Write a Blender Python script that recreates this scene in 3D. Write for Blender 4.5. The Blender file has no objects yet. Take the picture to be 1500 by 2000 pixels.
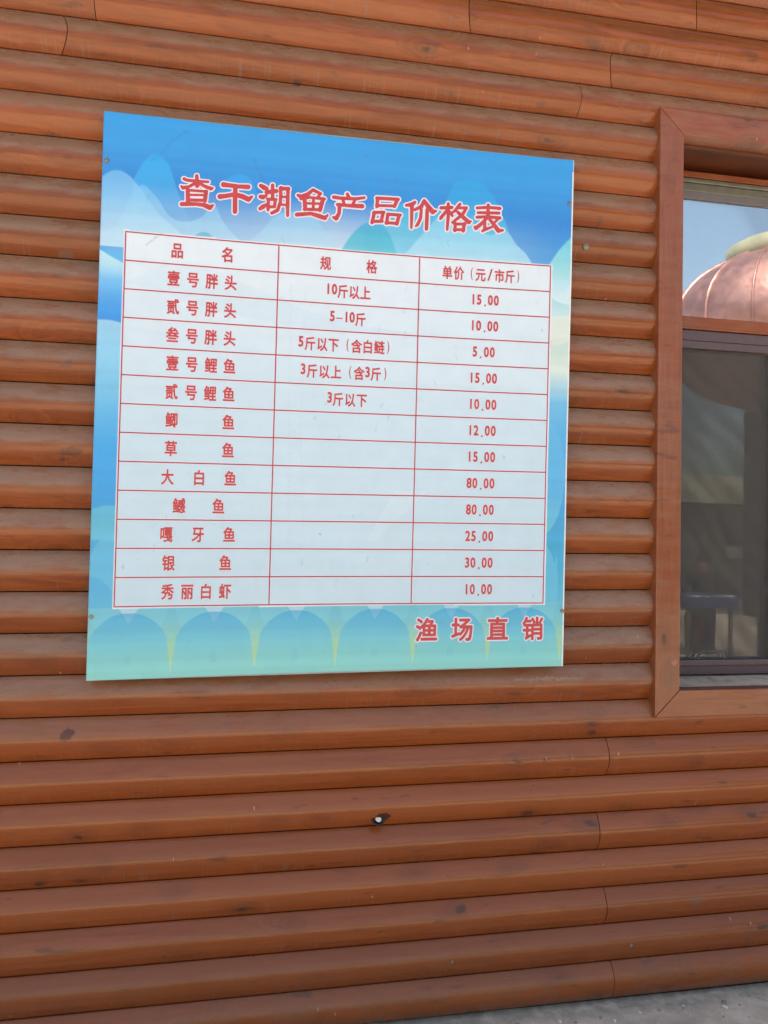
import bpy, bmesh, math, random
import numpy as np
from mathutils import Vector, Matrix

random.seed(11); rng = np.random.default_rng(11)
sc = bpy.context.scene
C = sc.collection
R = math.radians

# ------------------------------------------------------------------ camera
cam_d = bpy.data.cameras.new('camera'); cam = bpy.data.objects.new('camera', cam_d); C.objects.link(cam)
cam_d.sensor_fit = 'VERTICAL'; cam_d.sensor_height = 24.0; cam_d.lens = 24.0 * 1500 / 2000
cam_d.clip_start = 0.02; cam_d.clip_end = 400
f_ = Vector((0.18916658, 0.98153666, 0.02831587)).normalized()
u_ = Vector((-0.02431484, -0.02414549, 0.99941272)); r_ = f_.cross(u_).normalized(); u_ = r_.cross(f_)
m3 = Matrix((r_, u_, -f_)).transposed()
cam.matrix_world = Matrix.Translation((0, -2.248, 1.4387)) @ m3.to_4x4()
sc.camera = cam

# ------------------------------------------------------------------ light
SUN_EL, SUN_AZ = R(61), R(-24)            # azimuth measured from +Y (behind the wall) towards +X
w = bpy.data.worlds.new('World'); sc.world = w; w.use_nodes = True
nt = w.node_tree; nt.nodes.clear()
sky = nt.nodes.new('ShaderNodeTexSky'); sky.sky_type = 'NISHITA'; sky.sun_disc = False
sky.sun_elevation = SUN_EL; sky.sun_rotation = SUN_AZ; sky.air_density = 1.0; sky.dust_density = 4.0; sky.ozone_density = 1.0
bg = nt.nodes.new('ShaderNodeBackground'); bg.inputs[1].default_value = 0.15
out = nt.nodes.new('ShaderNodeOutputWorld')
nt.links.new(sky.outputs[0], bg.inputs[0]); nt.links.new(bg.outputs[0], out.inputs[0])
sd = bpy.data.lights.new('sun', 'SUN'); sd.energy = 2.4; sd.angle = R(0.5); sd.color = (1, .95, .88)
so = bpy.data.objects.new('sun', sd); C.objects.link(so)
sdir = Vector((math.sin(SUN_AZ) * math.cos(SUN_EL), math.cos(SUN_AZ) * math.cos(SUN_EL), math.sin(SUN_EL)))
so.rotation_euler = sdir.to_track_quat('Z', 'Y').to_euler(); so.location = sdir * 30
sc.view_settings.view_transform = 'Standard'; sc.view_settings.look = 'None'
sc.view_settings.exposure = 1.42; sc.view_settings.gamma = 1; sc.view_settings.use_curve_mapping = False
sc.view_settings.use_white_balance = True; sc.view_settings.white_balance_temperature = 7250; sc.view_settings.white_balance_tint = 3
sc.cycles.max_bounces = 6; sc.cycles.transparent_max_bounces = 12

# ------------------------------------------------------------------ helpers
def lin(c): 
    return tuple(((x / 255) / 12.92 if x / 255 <= .04045 else ((x / 255 + .055) / 1.055) ** 2.4) for x in c)

class NT:
    def __init__(s, name):
        s.m = bpy.data.materials.new(name); s.m.use_nodes = True; s.t = s.m.node_tree; s.t.nodes.clear()
        s.out = s.n('ShaderNodeOutputMaterial')
    def n(s, typ, ins=None, **kw):
        nd = s.t.nodes.new(typ)
        for k, v in kw.items(): setattr(nd, k, v)
        if ins:
            for k, v in ins.items():
                sk = nd.inputs[k]
                if isinstance(v, bpy.types.NodeSocket): s.t.links.new(v, sk)
                elif isinstance(v, bpy.types.Node): s.t.links.new(v.outputs[0], sk)
                else:
                    if sk.type == 'RGBA' and len(v) == 3: v = (*v, 1)
                    sk.default_value = v
        return nd
    def math(s, op, a, b=None, c=None, clamp=False):
        ins = {0: a}
        if b is not None: ins[1] = b
        if c is not None: ins[2] = c
        nd = s.n('ShaderNodeMath', ins, operation=op); nd.use_clamp = clamp
        return nd.outputs[0]
    def vmath(s, op, a, b=None):
        ins = {0: a}
        if b is not None: ins[1] = b
        return s.n('ShaderNodeVectorMath', ins, operation=op)
    def mix(s, fac, a, b, mode='MIX'):
        nd = s.n('ShaderNodeMix', data_type='RGBA', blend_type=mode)
        for i, v in ((0, fac), (6, a), (7, b)):
            sk = nd.inputs[i]
            if isinstance(v, bpy.types.NodeSocket): s.t.links.new(v, sk)
            else: sk.default_value = (*v, 1) if (not isinstance(v, (int, float)) and len(v) == 3) else v
        return nd.outputs[2]
    def noise(s, vec, scale=5, detail=4, rough=.5, dist=0, dim='3D'):
        return s.n('ShaderNodeTexNoise', {'Vector': vec, 'Scale': scale, 'Detail': detail, 'Roughness': rough, 'Distortion': dist}, noise_dimensions=dim)
    def ramp(s, fac, a, b, lo=0., hi=1., smooth=True):
        nd = s.n('ShaderNodeMapRange', {0: fac, 1: a, 2: b, 3: lo, 4: hi}, interpolation_type='SMOOTHSTEP' if smooth else 'LINEAR')
        return nd.outputs[0]
    def principled(s, **k):
        nd = s.n('ShaderNodeBsdfPrincipled', {kk.replace('_', ' '): v for kk, v in k.items()})
        s.t.links.new(nd.outputs[0], s.out.inputs[0]); return nd

def obj(name, bm_or_me, mat, parent=None, loc=None, smooth=False):
    if isinstance(bm_or_me, bmesh.types.BMesh):
        me = bpy.data.meshes.new(name); bm_or_me.to_mesh(me); bm_or_me.free()
    else: me = bm_or_me
    if mat is not None and not me.materials: me.materials.append(mat)
    if smooth:
        me.polygons.foreach_set('use_smooth', [True] * len(me.polygons))
    o = bpy.data.objects.new(name, me); C.objects.link(o)
    if loc: o.location = loc
    if parent: o.parent = parent
    return o
def thing(name, label, cat, loc=(0, 0, 0), group=None):
    o = bpy.data.objects.new(name, None); C.objects.link(o); o.location = loc; o.empty_display_size = .1
    o['label'] = label; o['category'] = cat
    if group: o['group'] = group
    return o
def box(bm, x0, x1, y0, y1, z0, z1, bev=0.0):
    r = bmesh.ops.create_cube(bm, size=1)
    for v in r['verts']:
        v.co = Vector(((x0 + x1) / 2 + v.co.x * (x1 - x0), (y0 + y1) / 2 + v.co.y * (y1 - y0), (z0 + z1) / 2 + v.co.z * (z1 - z0)))
    if bev:
        es = list({e for v in r['verts'] for e in v.link_edges})
        bmesh.ops.bevel(bm, geom=es, offset=bev, segments=2, affect='EDGES', profile=.5)
def prism_xz(bm, pts, y0, y1, bev=0.0):
    """polygon in the xz plane extruded from y0 (front) to y1 (back)"""
    a = [bm.verts.new((x, y0, z)) for x, z in pts]; b = [bm.verts.new((x, y1, z)) for x, z in pts]
    bm.faces.new(a); bm.faces.new(b[::-1]); n = len(pts)
    for i in range(n): bm.faces.new((a[i], b[i], b[(i + 1) % n], a[(i + 1) % n]))
    bmesh.ops.recalc_face_normals(bm, faces=bm.faces[:])
    if bev: bmesh.ops.bevel(bm, geom=[e for e in bm.edges if all(abs(v.co.y - y0) < 1e-6 for v in e.verts)], offset=bev, segments=2, affect='EDGES', profile=.5)
def lathe(bm, prof, n=24, axis='z', center=(0, 0, 0)):
    rings = []
    for r, h in prof:
        ring = []
        for i in range(n):
            a = 2 * math.pi * i / n
            p = (r * math.cos(a), r * math.sin(a), h) if axis == 'z' else (r * math.cos(a), h, r * math.sin(a))
            ring.append(bm.verts.new(Vector(p) + Vector(center)))
        rings.append(ring)
    for a, b in zip(rings, rings[1:]):
        for i in range(n): bm.faces.new((a[i], a[(i + 1) % n], b[(i + 1) % n], b[i]))
    for r in (rings[0], rings[-1]):
        try: bm.faces.new(r)
        except ValueError: pass
    bmesh.ops.recalc_face_normals(bm, faces=bm.faces[:])

# ------------------------------------------------------------------ materials
def stain_material(name, is_log=True, tone=1.0, vertical=False, spots=()):
    """orange-brown translucent wood stain: grain, knots, dust, runs and chips"""
    s = NT(name)
    geo = s.n('ShaderNodeNewGeometry'); oi = s.n('ShaderNodeObjectInfo'); tc = s.n('ShaderNodeTexCoord')
    P = geo.outputs['Position']; N = geo.outputs['Normal']
    rnd = oi.outputs['Random']
    off = s.n('ShaderNodeCombineXYZ', {0: s.math('MULTIPLY', rnd, 37.), 1: s.math('MULTIPLY', rnd, 91.), 2: s.math('MULTIPLY', rnd, 53.)})
    v = s.vmath('ADD', P, off).outputs[0]
    sx, sz = (1.0, 1.0)
    mp = s.n('ShaderNodeMapping', {'Vector': v, 'Scale': (1.0, 1, 14) if not vertical else (14, 1, 1.0)}).outputs[0]
    # knots
    kv = s.n('ShaderNodeMapping', {'Vector': v, 'Scale': (6.2, 0.0, 15.0) if not vertical else (15, 0, 6.2)}).outputs[0]
    kvn = s.vmath('ADD', kv, s.vmath('SCALE', s.noise(v, 9, 3).outputs['Color']).outputs[0])
    kvn.inputs[1].default_value = (0, 0, 0)
    wob = s.n('ShaderNodeVectorMath', {0: s.noise(v, 14, 3).outputs['Color'], 3: .35}, operation='SCALE').outputs[0]
    kvv = s.vmath('ADD', kv, wob).outputs[0]
    vo = s.n('ShaderNodeTexVoronoi', {'Vector': kvv, 'Scale': 1.0, 'Randomness': 1.0}, feature='F1')
    sel = s.ramp(s.n('ShaderNodeSeparateColor', {0: vo.outputs['Color']}).outputs[0], .64, .68)
    kd = vo.outputs['Distance']
    knot = s.math('MULTIPLY', s.ramp(kd, .15, .085), sel)
    khalo = s.math('MULTIPLY', s.ramp(kd, .60, .10), sel)
    # grain
    gd = s.vmath('ADD', mp, s.n('ShaderNodeCombineXYZ', {0: 0., 1: 0., 2: s.math('MULTIPLY', khalo, 1.6)})).outputs[0]
    g1 = s.noise(gd, 3.2, 4, .62, 1.2).outputs[0]
    g2 = s.noise(s.n('ShaderNodeMapping', {'Vector': v, 'Scale': (2.5, 1, 60) if not vertical else (60, 1, 2.5)}).outputs[0], 4, 3, .6).outputs[0]
    big = s.noise(v, 1.7, 3, .6).outputs[0]
    c = s.mix(s.ramp(g1, .3, .72), lin((150, 78, 37) if is_log else (150, 80, 52)), lin((118, 58, 23) if is_log else (132, 68, 42)))
    c = s.mix(s.math('MULTIPLY', s.ramp(big, .35, .7), .5), c, lin((150, 84, 50)))
    c = s.mix(s.math('MULTIPLY', s.ramp(g2, .48, .68), .30), c, lin((104, 48, 26)))
    c = s.mix(s.math('MULTIPLY', s.ramp(rnd, .3, 1.), .45), c, lin((112, 58, 26)))
    c = s.mix(s.math('MULTIPLY', s.ramp(rnd, .3, .0), .40), c, lin((160, 88, 46)))
    if is_log: c = s.mix(s.ramp(s.n('ShaderNodeSeparateXYZ', {0: P}).outputs[2], 1.05, .8, 0., .45), c, lin((154, 76, 28)))
    c = s.mix(s.math('MULTIPLY', khalo, .34), c, lin((98, 52, 34)))
    c = s.mix(s.math('MULTIPLY', knot, .72), c, lin((66, 40, 30)))
    # slanting knot streaks
    st = s.n('ShaderNodeMapping', {'Vector': v, 'Rotation': (0, R(38), 0), 'Scale': (5.5, 1, 26)}).outputs[0]
    stn = s.noise(st, 1.7, 2, .5).outputs[0]
    c = s.mix(s.math('MULTIPLY', s.ramp(stn, .65, .74), .55), c, lin((84, 52, 42)))
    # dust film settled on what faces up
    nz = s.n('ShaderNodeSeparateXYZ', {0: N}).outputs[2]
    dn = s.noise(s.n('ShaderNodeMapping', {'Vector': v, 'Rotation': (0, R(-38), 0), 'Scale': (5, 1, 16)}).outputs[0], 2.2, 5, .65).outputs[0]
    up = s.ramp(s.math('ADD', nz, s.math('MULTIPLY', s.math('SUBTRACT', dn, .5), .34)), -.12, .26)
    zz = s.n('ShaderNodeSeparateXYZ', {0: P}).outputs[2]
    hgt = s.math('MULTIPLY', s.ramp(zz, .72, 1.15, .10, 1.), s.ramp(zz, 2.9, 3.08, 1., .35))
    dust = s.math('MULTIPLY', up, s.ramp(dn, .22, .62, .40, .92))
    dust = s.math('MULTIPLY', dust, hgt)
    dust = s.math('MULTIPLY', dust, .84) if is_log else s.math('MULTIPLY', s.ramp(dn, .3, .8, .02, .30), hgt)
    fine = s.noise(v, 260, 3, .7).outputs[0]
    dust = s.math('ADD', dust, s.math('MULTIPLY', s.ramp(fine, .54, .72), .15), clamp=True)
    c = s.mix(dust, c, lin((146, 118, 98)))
    # splash dirt low on the wall, and grime along the lower lips
    pz = s.n('ShaderNodeSeparateXYZ', {0: P}).outputs[2]
    low = s.math('MULTIPLY', s.ramp(pz, .30, .0), s.ramp(s.noise(v, 7, 5, .65).outputs[0], .36, .70))
    c = s.mix(s.math('MULTIPLY', low, .30), c, lin((118, 92, 74)))
    if is_log:
        # vertical water runs
        rn = s.noise(s.n('ShaderNodeMapping', {'Vector': v, 'Scale': (70, 1, 2.0)}).outputs[0], 1.7, 3, .6).outputs[0]
        lows = s.math('MULTIPLY', s.ramp(nz, -.15, -.75), s.ramp(rn, .56, .70))
        lows = s.math('MULTIPLY', lows, s.ramp(s.noise(v, 1.1, 1).outputs[0], .38, .6))
        c = s.mix(s.math('MULTIPLY', lows, .62), c, lin((128, 100, 84)))
    # pale nicks
    nv = s.n('ShaderNodeTexVoronoi', {'Vector': s.n('ShaderNodeMapping', {'Vector': v, 'Scale': (26, 0, 9)}).outputs[0], 'Scale': 1.0}, feature='F1')
    nsel = s.ramp(s.n('ShaderNodeSeparateColor', {0: nv.outputs['Color']}).outputs[1], .84, .86)
    nick = s.math('MULTIPLY', s.ramp(nv.outputs['Distance'], .055, .03), nsel)
    c = s.mix(s.math('MULTIPLY', nick, .75), c, lin((208, 164, 132)))
    dv = s.n('ShaderNodeTexVoronoi', {'Vector': s.n('ShaderNodeMapping', {'Vector': v, 'Scale': (24, 0, 24)}).outputs[0], 'Scale': 1.0}, feature='F1')
    dsel = s.ramp(s.n('ShaderNodeSeparateColor', {0: dv.outputs['Color']}).outputs[2], .84, .86)
    speck = s.math('MULTIPLY', s.ramp(dv.outputs['Distance'], .055, .03), dsel)
    c = s.mix(s.math('MULTIPLY', speck, .8), c, lin((60, 34, 28)))
    # individual marks: chips, knots and stains where they stand on the wall
    wn = s.n('ShaderNodeVectorMath', {0: s.vmath('SUBTRACT', s.noise(P, 40, 4, .7).outputs['Color'], (.5, .5, .5)), 3: .042}, operation='SCALE').outputs[0]
    PW = s.vmath('MULTIPLY', s.vmath('ADD', P, wn), (1, 0, 1)).outputs[0]
    for (px, pz_, rx, rz, col, al) in spots:
        d = s.vmath('MULTIPLY', s.vmath('SUBTRACT', PW, (px, 0, pz_)), (1 / rx, 0, 1 / rz)).outputs[0]
        L = s.n('ShaderNodeVectorMath', {0: d}, operation='LENGTH').outputs['Value']
        c = s.mix(s.math('MULTIPLY', s.ramp(L, 1.05, .75), al), c, lin(col))
    rough = s.math('ADD', s.ramp(g1, .3, .8, .11, .19), s.math('MULTIPLY', dust, .22))
    rough = s.math('ADD', rough, s.math('MULTIPLY', s.math('ADD', knot, low), .25))
    h = s.math('ADD', s.math('MULTIPLY', g1, .30), s.math('MULTIPLY', g2, .14))
    h = s.math('ADD', h, s.math('MULTIPLY', s.noise(s.n('ShaderNodeMapping', {'Vector': v, 'Scale': (2.6, 1, 5)}).outputs[0], 3.0, 2).outputs[0], 1.6))
    h = s.math('ADD', h, s.math('MULTIPLY', s.noise(s.n('ShaderNodeMapping', {'Vector': v, 'Rotation': (0, R(-35), 0), 'Scale': (1, 1, 2.4)}).outputs[0], 85, 4, .6).outputs[0], .22))
    h = s.math('SUBTRACT', h, s.math('MULTIPLY', knot, .25))
    h = s.math('ADD', h, s.math('MULTIPLY', nick, .4))
    bp = s.n('ShaderNodeBump', {'Strength': .55, 'Distance': .0016, 'Height': h})
    s.principled(Base_Color=c, Roughness=rough, Normal=bp.outputs[0], IOR=1.46)
    return s.m

DK = (72, 42, 36); GR = (112, 92, 80); CH = (92, 58, 46)
SPOTS = [(-.435, .876, .019, .020, (84, 50, 42), .85), (-.447, 1.648, .033, .011, (84, 48, 38), .6), (-.48, 2.196, .022, .014, (112, 84, 66), .75),
         (-.463, 1.885, .018, .013, CH, .5), (-.44, 1.134, .026, .007, GR, .65), (.144, 2.764, .014, .011, (84, 56, 42), .8), (.905, 2.788, .016, .010, CH, .5),
         (1.106, 2.437, .009, .020, CH, .45), (.95, 1.005, .12, .0035, (176, 140, 112), .45), (1.454, .300, .03, .014, GR, .4),
         (.446, .610, .020, .016, (54, 32, 26), .9), (1.117, 1.504, .018, .0016, DK, .9), (.60, .47, .02, .006, GR, .45), (.942, .759, .010, .007, DK, .5)]
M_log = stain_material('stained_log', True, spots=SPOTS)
M_case_v = stain_material('stained_casing_upright', False, vertical=True, spots=[(1.345, 1.02, .022, .05, (120, 78, 58), .5), (1.36, 1.05, .012, .012, (186, 120, 84), .5)])
M_case_h = stain_material('stained_casing', False)

def plain(name, col, rough=.6, metal=0., nscale=0, namp=.0, bump=0., spec=.5):
    s = NT(name); tc = s.n('ShaderNodeTexCoord').outputs['Object']
    c = lin(col)
    if nscale:
        n = s.noise(tc, nscale, 5, .6).outputs[0]
        dark = tuple(x * (1 - namp) for x in c); lite = tuple(min(1, x * (1 + namp)) for x in c)
        c = s.mix(s.ramp(n, .3, .7), dark, lite)
    kw = dict(Base_Color=c, Roughness=rough, Metallic=metal)
    if bump:
        kw['Normal'] = s.n('ShaderNodeBump', {'Strength': .5, 'Distance': bump, 'Height': s.noise(tc, max(nscale, 1) * 4, 4).outputs[0]}).outputs[0]
    s.principled(**kw); return s.m
M_dark = plain('dark_gap', (20, 14, 12), .9)
M_frame = plain('brown_aluminium', (92, 74, 78), .45, 0, 60, .12, .0002)
M_track = plain('grey_aluminium', (126, 126, 116), .35, .4, 30, .12)
M_bead = plain('grey_gasket', (112, 108, 114), .5, 0, 20, .08)
M_soffit = plain('soffit_wood', (96, 48, 27), .4, 0, 6, .25, .0004)
M_screw = plain('zinc', (138, 132, 116), .4, .7, 80, .3)
M_rust = plain('rust', (48, 30, 26), .8, 0, 90, .4)
M_white = plain('white_plug', (225, 222, 214), .6)
M_inner = plain('room_plaster', (120, 112, 100), .8, 0, 3, .1)
M_handle = plain('pull_handle_plastic', (186, 190, 192), .4)

# dusty sill
s = NT('dusty_sill'); tc = s.n('ShaderNodeTexCoord').outputs['Object']
n = s.noise(tc, 18, 6, .65).outputs[0]
s.principled(Base_Color=s.mix(s.ramp(n, .25, .6), lin((168, 128, 106)), lin((216, 196, 174))), Roughness=.7)
M_sill = s.m

# window glass: thin reflective pane
def glass(name, base_refl, tint):
    s = NT(name); tc = s.n('ShaderNodeTexCoord').outputs['Object']
    b = s.n('ShaderNodeBump', {'Strength': .10, 'Distance': .002, 'Height': s.noise(tc, 2.2, 0).outputs[0]}).outputs[0]
    fr = s.n('ShaderNodeFresnel', {'IOR': 1.5, 'Normal': b}).outputs[0]
    fac = s.math('ADD', s.math('MULTIPLY', fr, 1.4), base_refl, clamp=True)
    gl = s.n('ShaderNodeBsdfGlossy', {'Color': (1, 1, 1, 1), 'Roughness': .01, 'Normal': b})
    tr = s.n('ShaderNodeBsdfTransparent', {'Color': (*tint, 1)})
    mx = s.n('ShaderNodeMixShader', {0: fac, 1: tr.outputs[0], 2: gl.outputs[0]})
    # film of dust
    df = s.n('ShaderNodeBsdfDiffuse', {'Color': (.35, .33, .30, 1)})
    dn = s.math('MULTIPLY', s.ramp(s.noise(tc, 30, 6, .7).outputs[0], .4, .8), .05)
    mx2 = s.n('ShaderNodeMixShader', {0: dn, 1: mx.outputs[0], 2: df.outputs[0]})
    s.t.links.new(mx2.outputs[0], s.out.inputs[0]); return s.m
M_glass = glass('window_glass', .42, (.75, .8, .78))
# insect mesh: woven so fine that it reads as a grey veil
s = NT('insect_mesh'); tc = s.n('ShaderNodeTexCoord').outputs['Object']
nn = s.noise(s.n('ShaderNodeMapping', {'Vector': tc, 'Scale': (1, 1, .35)}).outputs[0], 9, 5, .6).outputs[0]
df = s.n('ShaderNodeBsdfDiffuse', {'Color': (.11, .105, .10, 1)})
tr = s.n('ShaderNodeBsdfTransparent', {'Color': (1, 1, 1, 1)})
wv = s.n('ShaderNodeTexWave', {'Vector': tc, 'Scale': 5.5, 'Distortion': 9.0, 'Detail': 1.0, 'Detail Scale': .6}, bands_direction='DIAGONAL').outputs['Fac']
mx = s.n('ShaderNodeMixShader', {0: s.math('ADD', s.ramp(nn, .2, .8, .38, .48), s.math('MULTIPLY', wv, .13)), 1: tr.outputs[0], 2: df.outputs[0]})
s.t.links.new(mx.outputs[0], s.out.inputs[0]); M_mesh = s.m

# concrete ground
s = NT('concrete'); tc = s.n('ShaderNodeTexCoord').outputs['Object']
big = s.noise(tc, 2.5, 6, .6).outputs[0]; med = s.noise(tc, 14, 6, .65, .6).outputs[0]; fin = s.noise(tc, 180, 4, .7).outputs[0]
c = s.mix(s.ramp(med, .32, .62), lin((198, 182, 162)), lin((222, 205, 186)))
c = s.mix(s.math('MULTIPLY', s.ramp(big, .52, .66), .55), c, lin((158, 148, 136)))
c = s.mix(s.math('MULTIPLY', s.ramp(s.noise(tc, 6, 6, .7).outputs[0], .60, .68), .6), c, lin((120, 112, 100)))
c = s.mix(s.math('MULTIPLY', s.ramp(fin, .5, .75), .25), c, lin((100, 92, 86)))
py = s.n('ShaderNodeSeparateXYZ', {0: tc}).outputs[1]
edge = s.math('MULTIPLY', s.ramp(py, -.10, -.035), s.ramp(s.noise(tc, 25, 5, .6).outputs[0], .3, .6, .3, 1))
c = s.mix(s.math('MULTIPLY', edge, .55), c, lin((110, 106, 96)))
h = s.math('ADD', s.math('MULTIPLY', med, .8), s.math('MULTIPLY', fin, .25))
s.principled(Base_Color=c, Roughness=.88, Normal=s.n('ShaderNodeBump', {'Strength': .7, 'Distance': .004, 'Height': h}).outputs[0])
M_conc = s.m

# ------------------------------------------------------------------ ground
bm = bmesh.new(); bmesh.ops.create_grid(bm, x_segments=2, y_segments=2, size=150)
g = obj('ground', bm, M_conc); g['kind'] = 'structure'
g['label'] = 'stained grey concrete ground in front of the log wall'

# ------------------------------------------------------------------ log cabin
cabin = thing('log_cabin', 'cabin wall of orange brown stained half-round logs with window', 'building', (0, 0, 0))
XL, XR = -.64, 1.31
SEAM = {-3: (3.205, 3.2216), -2: (3.0965, 3.1122), -1: (2.9825, 2.9976), 0: (2.8693, 2.8836), 1: (2.7569, 2.7708), 2: (2.6433, 2.656),
        3: (2.5243, 2.5397), 4: (2.4098, 2.4242), 5: (2.2971, 2.3102), 6: (2.1846, 2.1936), 7: (2.066, 2.0773), 8: (1.9492, 1.9624),
        9: (1.8347, 1.847), 10: (1.7209, 1.7334), 11: (1.6045, 1.6191), 12: (1.4884, 1.5027), 13: (1.3745, 1.3899), 14: (1.2603, 1.2757),
        15: (1.1466, 1.1613), 16: (1.032, 1.0454), 17: (.9173, .9302), 18: (.7994, .8139), 19: (.6844, .6975), 20: (.5711, .5835),
        21: (.4565, .4684), 22: (.3423, .352), 23: (.2269, .2385), 24: (.1132, .124), 25: (.002, .008)}
for k in (-4, -5): SEAM[k] = (SEAM[k + 1][0] + .1140, SEAM[k + 1][1] + .1142)
def seam_z(i, x):
    a, b = SEAM[i]; sl = (b - a) / (XR - XL)
    sl = max(-.002, min(sl, .0085))
    return (a + b) / 2 + (x - (XL + XR) / 2) * sl
CREST = .50
PROF_T = [0, .06, .13, .21, .29, .37, .44, .50, .56, .63, .71, .79, .87, .94, .985, 1]
def log_mesh(i, x0, x1, k0=0., k1=0.):
    """half-round log between seam i (top) and i+1 (bottom), from x0 to x1; k = how the end cut leans with depth"""
    bm = bmesh.new(); n = max(2, int((x1 - x0) / .09)); prof = []
    for t in PROF_T:                                                    # 0 top .. 1 bottom
        q = (t - CREST) / (CREST if t < CREST else 1 - CREST)
        prof.append((t, 1 - abs(q) ** 2.0))
    ph = random.uniform(0, 50); rings = []
    def wob(x, q): return .0012 * (math.sin(x * 2.1 + ph + q) + .6 * math.sin(x * 5.3 + ph * 1.7 + q * 2) + .3 * math.sin(x * 13 + ph + q))
    SAG = .029
    for q in range(n + 1):
        s_ = q / n; ring = []
        xb = x0 + (x1 - x0) * s_
        zt, zb = seam_z(i, xb) - .0007, seam_z(i + 1, xb) + .0027
        hh = zt - zb; sg = SAG * (1 + wob(xb, 3) * 14)
        pts = [(.0, -.010)] + [(t, SAG * 0 + d * sg) for t, d in prof] + [(1.0, -.010)]
        for (t, d) in pts:
            sk = k0 * max(d, 0) * (1 - s_) + k1 * max(d, 0) * s_
            z = zt - t * hh + wob(xb, t * 2) * (4 * t * (1 - t)) * .5
            ring.append(bm.verts.new((xb + sk, -d, z)))
        rings.append(ring)
    for a, b in zip(rings, rings[1:]):
        for j in range(len(a) - 1): bm.faces.new((a[j], a[j + 1], b[j + 1], b[j]))
    bm.faces.new(rings[0]); bm.faces.new(rings[-1][::-1])
    bmesh.ops.recalc_face_normals(bm, faces=bm.faces[:])
    for fc in bm.faces: fc.smooth = len(fc.verts) == 4
    for ring in (rings[0], rings[-1]):
        for a, b in zip(ring, ring[1:]):
            e = bm.edges.get((a, b))
            if e: e.smooth = False
    for a, b in zip(rings, rings[1:]):
        for j in (1, len(a) - 2):
            e = bm.edges.get((a[j], b[j]))
            if e: e.smooth = False
    # the outward curve turns sharply into its tongue
    return bm
XMIN, XMAX = -2.6, 4.4
WIN0, WIN1 = 1.345, 2.735            # the logs stop behind the casing here
JOINT = {0: [(-.5095, .66)], -1: [(-.421, -.1), (1.150, -.70)], -2: [(.677, -.52)], -3: [(1.450, -.68)],
         1: [], 18: [(1.153, .02)], 20: [(1.126, -.05)], 22: [(1.151, .0)], 24: [(1.178, .05)]}
JOINT[0] = [(-.5095, .66), (1.030, .18)]
for i in range(-5, 25):
    js = list(JOINT.get(i, []))
    if i not in JOINT or i in (-3,): js += [(random.choice((-1, 1)) * 0 + random.uniform(3.0, 3.6), 0)]
    js += [(random.uniform(-2.1, -1.4), 0)]
    cuts = sorted(js)
    zt, zb = seam_z(i, 1.35), seam_z(i + 1, 1.35)
    spans = []
    edges = [(XMIN, 0)] + cuts + [(XMAX, 0)]
    for (a, ka), (b, kb) in zip(edges, edges[1:]):
        a2, b2 = a + .0012, b - .0012
        if zt > .95 and zb < 2.735 and not (zb > 2.74):
            if a2 < WIN0 < b2: spans.append((a2, WIN0, ka, 0))
            elif b2 <= WIN0: spans.append((a2, b2, ka, kb))
            if a2 < WIN1 < b2: spans.append((WIN1, b2, 0, kb))
            elif a2 >= WIN1: spans.append((a2, b2, ka, kb))
        else: spans.append((a2, b2, ka, kb))
    for (a, b, ka, kb) in spans:
        if b - a < .05: continue
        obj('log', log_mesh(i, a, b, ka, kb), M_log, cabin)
# sheathing behind the logs, with the window opening
bm = bmesh.new()
for x0, x1, z0, z1 in ((XMIN, WIN0 + .03, 0, 3.5), (WIN1 - .03, XMAX, 0, 3.5), (WIN0 + .03, WIN1 - .03, 0, .945), (WIN0 + .03, WIN1 - .03, 2.76, 3.5)):
    bm = bmesh.new(); box(bm, x0, x1, .011, .16, z0, z1); obj('sheathing', bm, M_dark, cabin)
# room behind
bm = bmesh.new()
for b in ((XMIN, XMAX, 5.0, 5.1, 0, 3.3), (XMIN, XMIN + .1, .25, 5, 0, 3.3), (XMAX - .1, XMAX, .25, 5, 0, 3.3), (XMIN, XMAX, .25, 5.1, 3.3, 3.4), (XMIN, XMAX, .16, 5.1, .004, .05)):
    bm = bmesh.new(); box(bm, *b); obj('interior_wall', bm, M_inner, cabin)
bm = bmesh.new()
# roof: overhanging eave above the frame
bm = bmesh.new()
box(bm, XMIN - .3, XMAX + .3, -.50, .2, 3.42, 3.45)
obj('eave_soffit', bm, M_soffit, cabin)
bm = bmesh.new(); box(bm, XMIN - .3, XMAX + .3, -.54, -.502, 3.40, 3.58, .004); obj('fascia_board', bm, M_case_h, cabin)
bm = bmesh.new()
v = [bm.verts.new(p) for p in ((XMIN - .35, -.60, 3.56), (XMAX + .35, -.60, 3.56), (XMAX + .35, 2.6, 4.7), (XMIN - .35, 2.6, 4.7), (XMAX + .35, 5.9, 3.56), (XMIN - .35, 5.9, 3.56))]
bm.faces.new(v[:4]); bm.faces.new((v[3], v[2], v[4], v[5]))
r_ex = bmesh.ops.extrude_face_region(bm, geom=bm.faces[:])
bmesh.ops.translate(bm, verts=[e for e in r_ex['geom'] if isinstance(e, bmesh.types.BMVert)], vec=(0, 0, .06))
bmesh.ops.recalc_face_normals(bm, faces=bm.faces[:])
obj('roof', bm, plain('red_roof_sheet', (120, 52, 40), .5, 0, 4, .2), cabin)

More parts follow.
